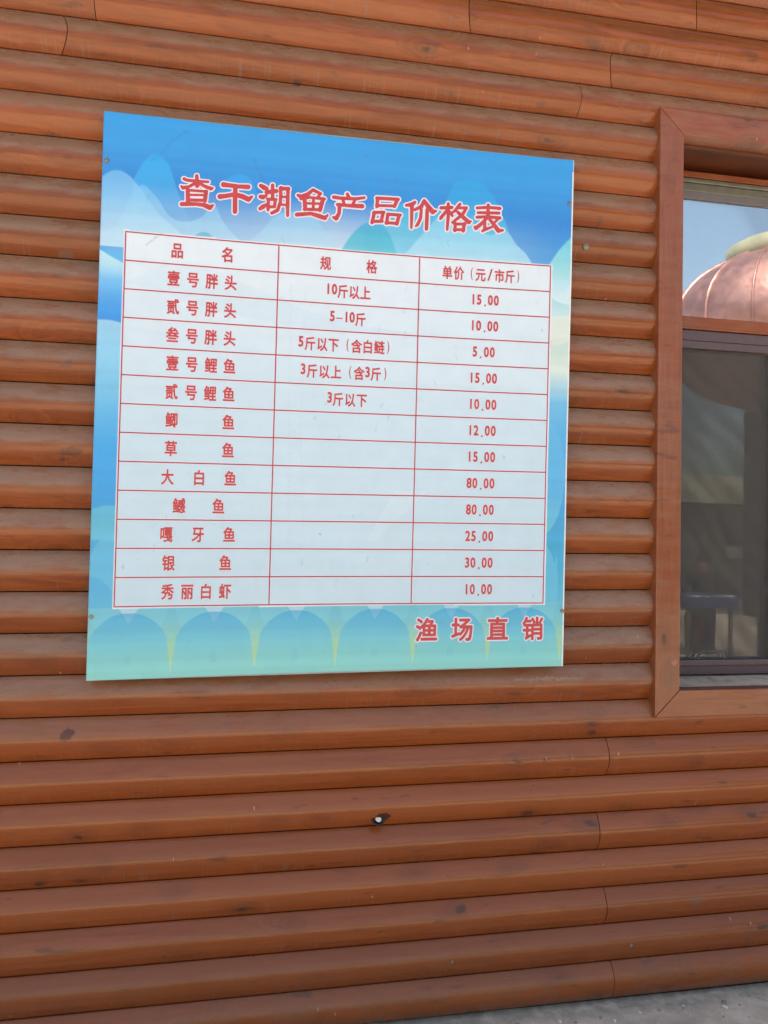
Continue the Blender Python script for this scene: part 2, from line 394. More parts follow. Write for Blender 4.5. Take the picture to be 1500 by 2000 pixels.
# ---- screws and the plugged hole in the logs
def screw(x, z, y, r=.0045, washer=True, parent=cabin):
    bm = bmesh.new()
    if washer: lathe(bm, [(r * .3, 0), (r * 1.9, 0), (r * 1.9, -.0012), (r * .9, -.0016)], 18, 'y')
    lathe(bm, [(r, -.001), (r, -.0028), (r * .6, -.0040), (r * .18, -.0042)], 14, 'y')
    return obj('screw', bm, M_screw, parent, (x, y, z), smooth=False)
screw(1.055, 2.348, -.0300, .0052)
screw(1.231, .182, -.0300, .0030, True); screw(.658, .181, -.0300, .0026, True)
bm = bmesh.new(); lathe(bm, [(.0170, .004), (.0190, -.002), (.0150, -.004), (.0115, .0005), (.0105, .004)], 20, 'y')
hole = obj('cable_hole', bm, M_rust, cabin, (.429, -.0225, .604), smooth=True)
hole.rotation_euler = (R(-40), 0, 0)
bm = bmesh.new(); bmesh.ops.create_uvsphere(bm, u_segments=12, v_segments=8, radius=.0085)
for v in bm.verts: v.co.x *= 1.1; v.co.y *= .6; v.co.z += .2 * v.co.x * v.co.z * 100
obj('plug', bm, M_white, hole, (.001, -.001, .001), smooth=True)

# ------------------------------------------------------------------ window (a part of the cabin)
YF, YB = -.0425, .011
cx0, cx1, ix0, ix1 = 1.298, 2.782, 1.3815, 2.698
cz0, cz1, iz0, iz1 = .8815, 2.8168, .9646, 2.737
YG = .17
bm = bmesh.new()   # outer brown aluminium frame ring
for b in ((ix0 - .03, ix1 + .03, .150, .195, iz0 + .012, 1.0065), (ix0 - .03, ix1 + .03, .150, .195, 2.130, 2.1655), (ix0 - .03, ix0 + .035, .152, .193, 1.0065, 2.130), (ix1 - .035, ix1 + .03, .152, .193, 1.0065, 2.130), ):
    box(bm, *b, .0015)
win = obj('window', bm, M_frame, cabin)
def casing(pts, m, g=.0009):
    bm = bmesh.new(); prism_xz(bm, pts, YF, YB, .0022)
    return obj('casing_board', bm, m, win)
gp = .0008
casing([(cx0, cz0 + gp), (ix0, iz0 + gp), (ix0, iz1 - gp), (cx0, cz1 - gp)], M_case_v)
casing([(cx1, cz0 + gp), (cx1, cz1 - gp), (ix1, iz1 - gp), (ix1, iz0 + gp)], M_case_v)
casing([(cx0 + gp, cz1), (ix0 + gp, iz1), (ix1 - gp, iz1), (cx1 - gp, cz1)], M_case_h)
casing([(cx0 + gp, cz0), (cx1 - gp, cz0), (ix1 - gp, iz0), (ix0 + gp, iz0)], M_case_h)
def wpart(name, m, *boxes, bev=.0015, parent=win):
    for b in boxes:
        bm = bmesh.new(); box(bm, *b, bev)
        o = obj(name, bm, m, parent)
    return o
# reveal: head lining with its front lip, side linings, sill
wpart('head_lining', M_soffit, (ix0 - .03, ix1 + .03, .013, .20, iz1 + .006, iz1 + .03), (ix0 - .03, ix1 + .03, .012, .03, iz1 - .006, iz1 + .005))
wpart('side_lining', M_soffit, (ix0 - .034, ix0 - .012, .013, .2, iz0 - .02, iz1 + .005))
wpart('side_lining', M_soffit, (ix1 + .012, ix1 + .034, .013, .2, iz0 - .02, iz1 + .005))
bm = bmesh.new(); prism_xz(bm, [(ix0 - .03, -.5), (ix1 + .03, -.5), (ix1 + .03, .5), (ix0 - .03, .5)], 0, 1)
bm.free(); bm = bmesh.new()
sec = [(.0125, iz0 - .004), (.0125, iz0 - .03), (.21, iz0 - .03), (.21, iz0 + .008)]
a = [bm.verts.new((ix0 - .03, y, z)) for y, z in sec]; b = [bm.verts.new((ix1 + .03, y, z)) for y, z in sec]
bm.faces.new(a); bm.faces.new(b[::-1])
for i in range(4): bm.faces.new((a[i], b[i], b[(i + 1) % 4], a[(i + 1) % 4]))
bmesh.ops.recalc_face_normals(bm, faces=bm.faces[:])
obj('sill', bm, M_sill, win)
wpart('head_fillet', M_case_h, (ix0 - .03, ix1 + .03, .160, .19, 2.7085, 2.730))
wpart('top_track', M_track, (ix0 - .03, ix1 + .03, .158, .19, 2.6900, 2.7050), (ix0 - .03, ix1 + .03, .163, .19, 2.660, 2.6895), bev=.003)
wpart('glazing_bead', M_bead, (ix0 - .03, ix1 + .03, .160, .19, 2.6340, 2.6590))
wpart('transom', M_case_h, (ix0 - .03, ix1 + .03, .140, .2, 2.1670, 2.2110), bev=.003)
# lower sliding sash with insect screen
wpart('sash_rail', M_frame, (ix0 + .03, 1.8440, .142, .170, 2.1010, 2.1265), (ix0 + .03, 1.8440, .142, .170, 1.0080, 1.0270), bev=.001)
wpart('sash_stile', M_frame, (1.8450, 1.885, .140, .172, 1.0085, 2.1260), (ix0 + .036, ix0 + .062, .1425, .1695, 1.0275, 2.1005), bev=.001)
wpart('insect_screen', M_mesh, (ix0 + .06, 1.8450, .1550, .1556, 1.027, 2.101), bev=0)
wpart('pane', M_glass, (ix0, ix1, .1700, .1740, 2.2110, 2.6340), bev=0)
wpart('pane', M_glass, (ix0 + .03, ix1 - .03, .1760, .1800, 1.0070, 2.1295), bev=0)
# pull handle standing behind the screen, seen as a pale bracket
bm = bmesh.new()
hp = [(1.573, 1.026), (1.587, 1.049), (1.594, 1.0535), (1.658, 1.0545), (1.668, 1.051), (1.681, 1.027)]
for (xa, za), (xb, zb) in zip(hp, hp[1:]):
    d = Vector((xb - xa, 0, zb - za)); L = d.length; nrm = Vector((-d.z, 0, d.x)).normalized() * .0033
    p = [Vector((xa, 0, za)) + nrm, Vector((xa, 0, za)) - nrm, Vector((xb, 0, zb)) - nrm, Vector((xb, 0, zb)) + nrm]
    fa = [bm.verts.new(q + Vector((0, .1585, 0))) for q in p]; fb = [bm.verts.new(q + Vector((0, .1640, 0))) for q in p]
    bm.faces.new(fa); bm.faces.new(fb[::-1])
    for i in range(4): bm.faces.new((fa[i], fa[(i + 1) % 4], fb[(i + 1) % 4], fb[i]))
bmesh.ops.recalc_face_normals(bm, faces=bm.faces[:])
obj('pull_handle', bm, M_handle, win)

# ------------------------------------------------------------------ price board
BY = -.062
QC = [(-.3822, 2.5834), (.9961, 2.6004), (-.3842, 1.0284), (.9801, 1.0495)]      # tl tr bl br
board = thing('price_board', 'large pale blue fish price board with red Chinese table on the log wall', 'sign', (.3, BY, 1.03))
BO = Vector(board.location)
def ysheet(u, v):
    return .0011 * np.sin(u * 9 + 1 + v * 2) * np.sin(v * 7 + .5) + .0006 * np.sin(u * 23 + v * 11) * np.sin(v * 17 - u * 5)
def bpos(u, v, lift=0.):
    u = np.asarray(u, float); v = np.asarray(v, float)
    x = (1 - u) * (1 - v) * QC[0][0] + u * (1 - v) * QC[1][0] + (1 - u) * v * QC[2][0] + u * v * QC[3][0]
    z = (1 - u) * (1 - v) * QC[0][1] + u * (1 - v) * QC[1][1] + (1 - u) * v * QC[2][1] + u * v * QC[3][1]
    z = z - (1 - 2 * v) * 4 * u * (1 - u) * .0042
    y = ysheet(u, v) - lift
    return np.stack([x - BO.x, y + (BY - BO.y), z - BO.z], -1)
def tabv(u, v):
    """the printed table sits very slightly skewed on the sheet"""
    return v + .0042 * (u - .05) + .0026 * 4 * u * (1 - u) * (1 - v)
# --- printed background
NU, NV = 520, 590
uu, vv = np.meshgrid(np.linspace(0, 1, NU + 1), np.linspace(0, 1, NV + 1))
def grad(stops, t):
    ts = [q[0] for q in stops]; cs = np.array([lin(q[1]) for q in stops])
    return np.stack([np.interp(t, ts, cs[:, k]) for k in range(3)], -1)
img = grad([(0, (44, 152, 226)), (.05, (50, 154, 228)), (.13, (42, 132, 214)), (.20, (76, 156, 222)), (.30, (70, 160, 228)), (.5, (70, 160, 224)), (.68, (62, 158, 216)),
            (.74, (96, 178, 216)), (.80, (92, 184, 214)), (.88, (112, 192, 212)), (.94, (128, 204, 204)), (1, (138, 208, 202))], vv)
def over(mask, col, a=1.):
    global img
    m = np.clip(mask, 0, 1)[..., None] * (a if np.isscalar(a) else a[..., None])
    img = img * (1 - m) + col * m
def curve(pts, u):
    """smooth curve through pts (u, v) in per mille"""
    p = np.array(pts, float) / 1000
    # monotone cubic-ish: cosine-eased catmull
    x, y = p[:, 0], p[:, 1]; d = np.gradient(y, x); uq = np.clip(u, x[0], x[-1]); k = np.clip(np.searchsorted(x, uq) - 1, 0, len(x) - 2)
    h = x[k + 1] - x[k]; t = (uq - x[k]) / h
    return (2 * t ** 3 - 3 * t ** 2 + 1) * y[k] + (t ** 3 - 2 * t ** 2 + t) * h * d[k] + (-2 * t ** 3 + 3 * t ** 2) * y[k + 1] + (t ** 3 - t ** 2) * h * d[k + 1]
def hill(pts, stops, a=1., vmax=1.1, soft=.0022, fade=None):
    cv = curve(pts, uu); x0, x1 = pts[0][0] / 1000, pts[-1][0] / 1000
    m = np.clip((vv - cv) / soft + .5, 0, 1) * np.clip((uu - x0) / .002 + .5, 0, 1) * np.clip((x1 - uu) / .002 + .5, 0, 1) * (vv < vmax)
    if fade: m = m * np.clip((fade[1] - vv) / (fade[1] - fade[0]), 0, 1)
    over(m, grad(stops, vv), a)
over(np.clip(1 - np.abs(uu - .46) / .5, 0, 1) * np.clip((vv - .12) / .10, 0, 1) * (vv < .5), np.array(lin((214, 234, 244))), .85)   # mist
hill([(60, 116), (82, 80), (104, 68), (127, 85), (150, 140), (200, 230)], [(.06, (36, 164, 234)), (.12, (60, 170, 236)), (.2, (150, 206, 240))], .9, .24, fade=(.1, .2))
hill([(228, 110), (252, 94), (270, 89), (290, 97), (310, 130)], [(.09, (44, 160, 236)), (.15, (70, 160, 232))], .8, .2, fade=(.1, .16))
hill([(0, 117), (14, 107), (30, 103), (49, 109), (75, 133), (107, 171), (146, 200), (200, 240)], [(.10, (112, 188, 242)), (.16, (150, 208, 244)), (.22, (200, 228, 246))], .72, .24)
hill([(0, 215), (20, 208), (39, 188), (56, 146), (75, 126), (100, 140), (133, 178), (165, 185), (196, 173), (221, 151), (235, 175), (255, 197), (282, 213), (308, 198), (345, 160), (380, 150), (420, 153), (448, 182), (480, 218)],
     [(.12, (110, 188, 238)), (.17, (150, 206, 240)), (.22, (184, 222, 244))], .62, .24)
hill([(215, 158), (221, 151), (228, 168), (255, 196), (282, 213), (308, 198), (340, 166), (350, 158)], [(.14, (190, 218, 244)), (.21, (222, 232, 246))], 0.0)
hill([(530, 170), (570, 135), (613, 114), (713, 92), (724, 68), (745, 59), (770, 58), (793, 67), (831, 112), (863, 184), (880, 230)], [(.055, (40, 160, 228)), (.10, (44, 160, 226)), (.15, (80, 184, 224)), (.22, (130, 206, 234))], .88, .24)
hill([(595, 225), (616, 214), (651, 178), (699, 126), (721, 112), (758, 134), (795, 160), (815, 162), (832, 150), (850, 156), (870, 178), (894, 197), (915, 225)], [(.11, (110, 190, 238)), (.16, (140, 208, 240)), (.22, (180, 224, 244))], .85, .24)
hill([(478, 220), (503, 184), (520, 167), (545, 156), (565, 158), (583, 175), (607, 225)], [(.15, (70, 160, 222)), (.18, (72, 180, 212)), (.22, (100, 196, 222))], .92, .24)
hill([(176, 215), (188, 205), (200, 201), (212, 204), (225, 215)], [(.2, (96, 178, 218)), (.22, (120, 196, 222))], .9, .24)
hill([(925, 240), (944, 216), (969, 183), (1001, 152)], [(.15, (100, 198, 226)), (.22, (150, 216, 228)), (.27, (196, 226, 240))], 1., .30)
# right margin
hill([(900, 268), (950, 262), (975, 268), (1001, 250)], [(.24, (200, 226, 240)), (.29, (206, 230, 236))], .8, .33)
hill([(900, 270), (941, 272), (965, 284), (1001, 292)], [(.27, (150, 206, 224)), (.31, (190, 222, 228))], .9, .33)
hill([(900, 318), (950, 316), (1001, 311)], [(.31, (216, 228, 220)), (.38, (212, 226, 216)), (.42, (214, 228, 222)), (.45, (170, 210, 224)), (.485, (110, 188, 230)), (.55, (84, 174, 228)), (.68, (66, 160, 222)), (.74, (60, 166, 214))], 1.)
hill([(900, 378), (950, 375), (1001, 364)], [(.36, (190, 216, 214)), (.42, (206, 224, 216))], .8, .41)
over(((uu - .94) / .055) ** 2 + ((vv - .63) / .115) ** 2 < 1, grad([(.5, (96, 184, 232)), (.66, (90, 180, 226)), (.74, (110, 200, 214))], vv), .8)
hill([(900, 745), (950, 752), (1001, 760)], [(.74, (48, 160, 206)), (.82, (60, 172, 210)), (.9, (104, 190, 212))], .8)
hill([(900, 720), (955, 765), (975, 800), (983, 830), (986, 960)], [(.75, (90, 186, 222)), (.88, (100, 190, 218))], .7, .90)
# left margin
hill([(0, 246), (43, 247), (44, 247)], [(.24, (84, 172, 232)), (.27, (100, 182, 236))], 1., .27)
hill([(0, 247), (20, 257), (46, 268)], [(.24, (190, 226, 242)), (.27, (176, 220, 240)), (.30, (110, 186, 238)), (.34, (66, 156, 230)), (.37, (52, 146, 226))], 1.)
hill([(0, 371), (25, 371), (48, 375)], [(.37, (150, 204, 238)), (.44, (134, 200, 234)), (.50, (112, 190, 230))], 1.)
hill([(0, 508), (25, 500), (48, 490)], [(.49, (120, 192, 232)), (.53, (92, 180, 230)), (.59, (58, 164, 228)), (.68, (48, 156, 222)), (.70, (50, 158, 216))], 1.)
hill([(0, 704), (25, 697), (50, 698)], [(.70, (84, 178, 214)), (.76, (96, 186, 214))], 1.)
hill([(0, 756), (48, 757)], [(.75, (66, 166, 212)), (.82, (80, 176, 216)), (.88, (104, 190, 214))], 1.)
hill([(0, 785), (12, 765), (30, 750), (52, 742)], [(.74, (96, 186, 222)), (.80, (92, 182, 222)), (.88, (100, 188, 216))], .8)
hill([(0, 820), (18, 824), (34, 836), (56, 862)], [(.82, (72, 168, 220)), (.88, (80, 178, 214))], .9)
# foot: overlapping scales with green spikes
over(vv > .875, grad([(.87, (106, 190, 214)), (.92, (122, 200, 208)), (1, (134, 208, 202))], vv), .95)
for k in range(-1, 8):
    uc = .159 + k * .1662; a_ = np.abs(uu - uc)
    over((a_ < .004 + .022 * np.clip((vv - .872) / .06, 0, 1)) & (vv > .872), grad([(.87, (92, 182, 208)), (.92, (118, 194, 202)), (1, (130, 200, 198))], vv), .7)
    over((a_ < .030) & (vv > .90), grad([(.90, (122, 196, 202)), (.935, (142, 200, 182)), (.965, (170, 208, 160)), (.992, (186, 216, 176)), (1, (134, 208, 202))], vv), np.clip((vv - .90) / .03, 0, 1) * np.clip((.028 - a_) / .010, 0, 1))
for k in range(-1, 8):
    uc = .0765 + k * .1662
    a_ = np.abs(uu - uc); lim = .0832 - .0095 * np.clip((.993 - vv) / .06, 0, 1) ** 1.2
    prof = .885 + .080 * (1 - np.sqrt(np.clip(1 - (a_ / .0835) ** 2, 0, 1)))
    over((vv > prof) & (a_ < lim), grad([(.88, (60, 166, 212)), (.92, (92, 184, 212)), (.96, (120, 202, 206)), (1, (134, 208, 202))], vv), .96)
    over((a_ < .020 * np.clip((.905 - vv) / .03, 0, 1)) & (vv > .872) & (vv < .905), np.array(lin((178, 212, 230))), np.where(vv < .886, .8, .18))
    over((a_ < .007) & (np.abs(vv - .966) < .010), np.array(lin((96, 176, 206))), .2)
# table paper, with the ghost of the hills under it
tu0, tu1, tv0, tv1 = .047, .9520, .2100, .8745
v0_ = vv; vv = vv - (tabv(uu, vv) - vv)
tab = ((uu > tu0 - .0025) & (uu < tu1 + .0025) & (vv > tv0 - .002) & (vv < tv1 + .002)).astype(float)
inner = grad([(.2, (226, 233, 243)), (.35, (216, 229, 241)), (.6, (207, 225, 236)), (.88, (206, 224, 234))], vv)
inner = inner * np.array((.95, .99, 1.0)) * (1 - .05 * np.clip((.5 - uu) * 1.0, 0, 1)[..., None] * (vv > .3)[..., None])
def ghost(mask, f):
    global inner
    inner = np.where(mask[..., None], inner * np.array(f), inner)
ghost((vv > curve([(0, 300), (70, 292), (110, 268), (180, 262), (300, 292), (420, 330), (560, 352), (1000, 352)], uu)) & (vv < curve([(0, 300), (90, 306), (180, 332), (300, 350), (1000, 352)], uu)), (.935, .965, .985))
ghost((vv > curve([(0, 372), (120, 384), (300, 402), (480, 440), (1000, 450)], uu)), (.965, .98, .995))
ghost((vv > curve([(0, 505), (120, 480), (300, 470), (600, 500), (1000, 480)], uu)), (.985, .99, 1))
ghost((vv > curve([(0, 700), (200, 690), (420, 720), (600, 690), (800, 640), (1000, 620)], uu)), (.985, .99, .995))
ghost((np.abs(uu - (.53 + (.79 - vv) * .9)) < (.79 - vv) * .28) & (vv < .755) & (vv > .66), (1.07, 1.045, 1.02))
for q in (.49, .325, .66): ghost((np.abs(uu - q) < .02 * np.clip((.85 - vv) / .06, 0, 1)) & (vv > .79), (.965, .975, .985))
over(tab, np.array(lin((232, 232, 240))), 1.)
tab2 = (uu > tu0) & (uu < tu1) & (vv > tv0) & (vv < tv1)
over(tab2.astype(float), inner, 1.)
vv = v0_
# white margin on the right edge, faint print banding, grime and hairline scuffs
over((uu > .9985 - .0022 * np.clip(vv * 8, 0, 1) * np.clip((.6 - vv) * 3 + .3, .25, 1)).astype(float), np.array(lin((238, 242, 246))), 1.)
band = np.interp(vv[:, 0], np.linspace(0, 1, 120), rng.normal(0, 1, 120))
img *= (1 + .022 * band[:, None, None] * np.where(tab2, .3, 1)[..., None])
cs = rng.normal(0, 1, (40, 36)); yi = np.linspace(0, 38.99, NV + 1); xi = np.linspace(0, 34.99, NU + 1)
def bil(a, yi, xi):
    y0 = yi.astype(int); x0 = xi.astype(int); fy = (yi - y0)[:, None]; fx = (xi - x0)[None]
    return a[y0][:, x0] * (1 - fy) * (1 - fx) + a[y0 + 1][:, x0] * fy * (1 - fx) + a[y0][:, x0 + 1] * (1 - fy) * fx + a[y0 + 1][:, x0 + 1] * fy * fx
img *= (1 + .012 * bil(cs, yi, xi))[..., None]
def scuff(u, v, du, dv, a=.5, col=(96, 110, 128), n=14, wd=.0016):
    pu, pv = u, v
    for _ in range(n):
        pu += du / n + random.uniform(-1, 1) * .0012; pv += dv / n + random.uniform(-1, 1) * .0012
        if not (0.002 < pu < .998 and .002 < pv < .998): break
        m = np.exp(-(((uu[0] - pu) / wd) ** 2))[None, :] * np.exp(-(((vv[:, 0] - pv) / wd) ** 2))[:, None]
        over(m * random.uniform(.3, 1), np.array(lin(col)), a)
for _ in range(46): scuff(random.random(), random.random(), random.uniform(-.003, .004), random.uniform(.004, .018), random.uniform(.08, .26), wd=.0011)
for _ in range(40): scuff(random.random(), random.random(), random.uniform(-.012, .012), random.uniform(-.005, .005), random.uniform(.06, .18), n=8, wd=.0011)
scuff(.165, .018, -.075, .062, .28, (60, 96, 150), 40); scuff(.295, .055, .018, .05, .25, (60, 96, 150), 24); scuff(.12, .21, -.03, .02, .5, (120, 140, 150), 20)
for q in (.41, .38, .25): scuff(q, .28, .012, .5, .22, (130, 150, 165), 60)
img *= (1 - .10 * np.clip(1 - np.minimum(np.minimum(uu, 1 - uu) * 1.37, np.minimum(vv, 1 - vv) * 1.55) / .006, 0, 1))[..., None]
img = np.clip(img * 1.0, 0, .9)

pos = bpos(uu, vv).reshape(-1, 3)
me = bpy.data.meshes.new('printed_sheet')
idx = np.arange((NV + 1) * (NU + 1)).reshape(NV + 1, NU + 1)
quads = np.stack([idx[:-1, :-1], idx[1:, :-1], idx[1:, 1:], idx[:-1, 1:]], -1).reshape(-1, 4)
me.vertices.add(len(pos)); me.vertices.foreach_set('co', pos.ravel())
me.loops.add(quads.size); me.loops.foreach_set('vertex_index', quads.ravel())
me.polygons.add(len(quads)); me.polygons.foreach_set('loop_start', np.arange(0, quads.size, 4)); me.polygons.foreach_set('use_smooth', np.ones(len(quads), bool))
me.update(calc_edges=True)
ca = me.color_attributes.new('print', 'FLOAT_COLOR', 'POINT')
ca.data.foreach_set('color', np.concatenate([img.reshape(-1, 3), np.ones((len(pos), 1))], 1).ravel())
s = NT('printed_film'); at = s.n('ShaderNodeAttribute', attribute_name='print'); tc = s.n('ShaderNodeTexCoord').outputs['Object']
nb = s.noise(tc, 40, 4, .6).outputs[0]; nl = s.noise(tc, 3, 3).outputs[0]
s.principled(Base_Color=s.mix(s.math('MULTIPLY', s.ramp(nb, .35, .8), .05), at.outputs[0], (.33, .33, .32)), Roughness=s.ramp(nl, .3, .7, .34, .46),
             Normal=s.n('ShaderNodeBump', {'Strength': .3, 'Distance': .0006, 'Height': nb}).outputs[0])
M_print = s.m
sheet = obj('printed_sheet', me, M_print, board)
# backing panel with folded metal edge
bm = bmesh.new()
def P3(u, v, y): p = bpos(u, v); return (float(p[0]), y - BO.y, float(p[2]))
fr = [bm.verts.new(P3(u, v, BY + .0020)) for u, v in ((0, 0), (0, 1), (1, 1), (1, 0))]
bk = [bm.verts.new(P3(u, v, BY + .0265)) for u, v in ((0, 0), (0, 1), (1, 1), (1, 0))]
bm.faces.new(fr); bm.faces.new(bk[::-1])
for i in range(4): bm.faces.new((fr[i], bk[i], bk[(i + 1) % 4], fr[(i + 1) % 4]))
bmesh.ops.recalc_face_normals(bm, faces=bm.faces[:])
obj('backing_panel', bm, plain('galvanised_edge', (150, 160, 162), .5, .3, 20, .15), board)

def red_mat(name, col, r=.4):
    s = NT(name); tc = s.n('ShaderNodeTexCoord').outputs['Object']
    n = s.noise(tc, 55, 5, .65).outputs[0]
    s.principled(Base_Color=s.mix(s.ramp(n, .3, .75), lin(col), lin(tuple(min(255, c + 16) for c in col))), Roughness=r); return s.m
M_red = red_mat('red_ink', (188, 58, 62)); M_redl = red_mat('red_rule_ink', (164, 56, 66)); M_halo = plain('white_ink', (226, 222, 234), .42)
def strip_mesh(rects, lift):
    """rects: (u0, v0, u1, v1) -> subdivided quads lying on the sheet"""
    vs, fs = [], []
    for u0, v0, u1, v1 in rects:
        n = max(1, int(max(u1 - u0, v1 - v0) / .01)); hor = (u1 - u0) > (v1 - v0)
        for k in range(n + 1):
            t = k / n
            if hor: uq = u0 + (u1 - u0) * t; a, b = (uq, v0), (uq, v1)
            else: vq = v0 + (v1 - v0) * t; a, b = (u0, vq), (u1, vq)
            vs += [a, b]
            if k:
                m = len(vs)
                fs.append((m - 4, m - 3, m - 1, m - 2) if hor else (m - 4, m - 2, m - 1, m - 3))
    A = np.array(vs); P = bpos(A[:, 0], tabv(A[:, 0], A[:, 1]), lift)
    me = bpy.data.meshes.new('rules'); me.from_pydata(P.tolist(), [], fs); return me
rowv = [.2113 + i * .05092 for i in range(14)]
TU0, TU1 = (.0450, .0530), .9500
def tl(v): return .0445 + (v - .213) / .661 * .0085         # left edge drifts a little
hw, vw = .00115, .00125
rects = []
cu = [.0485, .3520, .6520, .9500]
for k, v in enumerate(rowv): 
    dv = .0045 * 0
    rects.append((cu[0] - vw, v - hw, cu[3] + vw, v + hw))
for q in rects:
    hh_ = (q[3] - q[1]) / 2
    ru = obj('table_rule', strip_mesh([q], .0005), M_redl, board)
    obj('rule_halo', strip_mesh([(q[0] - vw, q[1] - hh_, q[2] + vw, q[3] + hh_)], .0003), M_halo, ru)
for u in cu:
    ru = obj('table_rule', strip_mesh([(u - vw, rowv[0] + hw + .0002, u + vw, rowv[-1] - hw - .0002)], .00052), M_redl, board)
    obj('rule_halo', strip_mesh([(u - vw * 2, rowv[0] + hw * 2.1, u + vw * 2, rowv[-1] - hw * 2.1)], .00032), M_halo, ru)

# --- lettering
def contour_fill(D, X, Y, lev):
    vs, fs, key = [], [], {}
    def vid(k, p):
        if k not in key: key[k] = len(vs); vs.append(p)
        return key[k]
    H, Wd = D.shape; ins = D < lev
    for j in range(H - 1):
        for i in range(Wd - 1):
            cs_ = [(j, i), (j, i + 1), (j + 1, i + 1), (j + 1, i)]
            fl = [ins[c] for c in cs_]
            if not any(fl): continue
            poly = []
            for q in range(4):
                a, b = cs_[q], cs_[(q + 1) % 4]
                if fl[q]: poly.append(vid(a, (X[a], Y[a])))
                if fl[q] != fl[(q + 1) % 4]:
                    t = (lev - D[a]) / (D[b] - D[a]); e = (min(a, b), max(a, b))
                    poly.append(vid(e, (X[a] + t * (X[b] - X[a]), Y[a] + t * (Y[b] - Y[a]))))
            if len(poly) > 2: fs.append(poly)
    return vs, fs
_cache = {}
def glyph(ch, off):
    """outline of a character swollen by off (em), as a clean flat fill"""
    if (ch, off) in _cache: return _cache[(ch, off)]
    if ch not in _cache:
        c = bpy.data.curves.new('g', 'FONT'); c.body = ch; c.size = 1; c.resolution_u = 3
        o = bpy.data.objects.new('g', c); C.objects.link(o); bpy.context.view_layer.update()
        m = bpy.data.meshes.new_from_object(o.evaluated_get(bpy.context.evaluated_depsgraph_get()))
        V = np.array([v.co[:2] for v in m.vertices]); V = np.round(V, 5); cnt = {}
        for p in m.polygons:
            vs = [tuple(V[i]) for i in p.vertices]
            for a, b in zip(vs, vs[1:] + vs[:1]):
                k = (a, b) if a < b else (b, a); cnt[k] = cnt.get(k, 0) + 1
        seg = np.array([k for k, q in cnt.items() if q == 1])
        bpy.data.objects.remove(o); bpy.data.curves.remove(c); bpy.data.meshes.remove(m)
        lo, hi = V.min(0), V.max(0); st = .020
        X, Y = np.meshgrid(np.arange(lo[0] - .11, hi[0] + .11, st) + .0003, np.arange(lo[1] - .11, hi[1] + .11, st) + .0003)
        D = np.full(X.shape, 1e9); ins = np.zeros(X.shape, int)
        for (x0, y0), (x1, y1) in seg:
            dx, dy = x1 - x0, y1 - y0; t = np.clip(((X - x0) * dx + (Y - y0) * dy) / (dx * dx + dy * dy + 1e-12), 0, 1)
            D = np.minimum(D, np.hypot(X - x0 - t * dx, Y - y0 - t * dy))
            if abs(dy) > 1e-9: ins += (((y0 > Y) != (y1 > Y)) & (X < dx * (Y - y0) / dy + x0))
        _cache[ch] = (np.where(ins % 2 == 1, -D, D), X, Y, lo, hi)
    D, X, Y, lo, hi = _cache[ch]
    vs, fs = contour_fill(D, X, Y, off)
    _cache[(ch, off)] = (np.array(vs), fs, lo, hi)
    return _cache[(ch, off)]
BWm, BHm = 1.372, 1.553
DIG = '0123456789'
def letters(items, off, halo):
    for it in items:
        ch_ = letter([it], 'character', M_red, .0009, off, board)
        if halo and it[0] not in '.-/()': letter([it], 'character_halo', M_halo, .0004, halo, ch_)
def letter(items, name, mat, lift, off, parent):
    """items: (char, u_centre, v_centre, width_m, height_m of the ink box)"""
    vs, fs = [], []
    for ch, u, v, wd, hg in items:
        V, F, lo, hi = glyph(ch, off if ch not in '/()-' + DIG else (off * .3 if ch in '/()-' else off * 1.35))
        if ch in DIG: lo, hi = np.array([lo[0], -.01]), np.array([hi[0], .69]); c = (lo + hi) / 2; sx, sy = .0155 / .50, hg / .70
        elif ch == '.': c = (lo + hi) / 2; sx, sy = .030, .040
        else:
            if ch not in '-/()': lo, hi = np.array([.035, -.06]), np.array([.965, .845])
            c = (lo + hi) / 2; sz = hi - lo
            sx, sy = wd / max(sz[0], .01), hg / max(sz[1], .01)
            if ch == '-': sy = .03
        q = (V - c) * [sx, sy]
        n0 = len(vs)
        vs += list(zip(u + q[:, 0] / BWm, v - q[:, 1] / BHm)); fs += [tuple(i + n0 for i in f) for f in F]
    A = np.array(vs); P = bpos(A[:, 0], tabv(A[:, 0], A[:, 1]) if v < .9 else A[:, 1], lift)
    me = bpy.data.meshes.new(name); me.from_pydata(P.tolist(), [], fs)
    # make every letter face outwards
    return obj(name, me, mat, parent)
CW, CHh = .0325, .0405
rowc = [(a + b) / 2 for a, b in zip(rowv, rowv[1:])]
def line(chars, us, row, w=CW, h=CHh, dv=0):
    return [(c, u / 1000, rowc[row] + dv, w, h) for c, u in zip(chars, us)]
def spec(chars, us, row):
    o = []
    for c, u in zip(chars, us):
        if c in DIG: o.append((c, u / 1000, rowc[row] - .0022, .0135 if c != '1' else .0085, .0292))
        elif c == '-': o.append((c, u / 1000, rowc[row] + .001, .018, .0022))
        elif c in '()': o.append((c, u / 1000, rowc[row], .0060, .0375))
        elif c == '/': o.append((c, u / 1000, rowc[row], .0150, .0360))
        else: o.append((c, u / 1000, rowc[row] + .0005, .0300, .0375))
    return o
def price(t, row, shift=0):
    o = []; us = {5: [774, 787, 800.5, 812.5, 826], 4: [780, 793, 806, 819.5]}[len(t)]
    for c, u in zip(t, us):
        u = u / 1000
        if c == '.': o.append((c, u, rowc[row] + .0095, .0030, .0030))
        else: o.append((c, u, rowc[row] - .0012, .0135 if c != '1' else .0085, .0290))
    return o
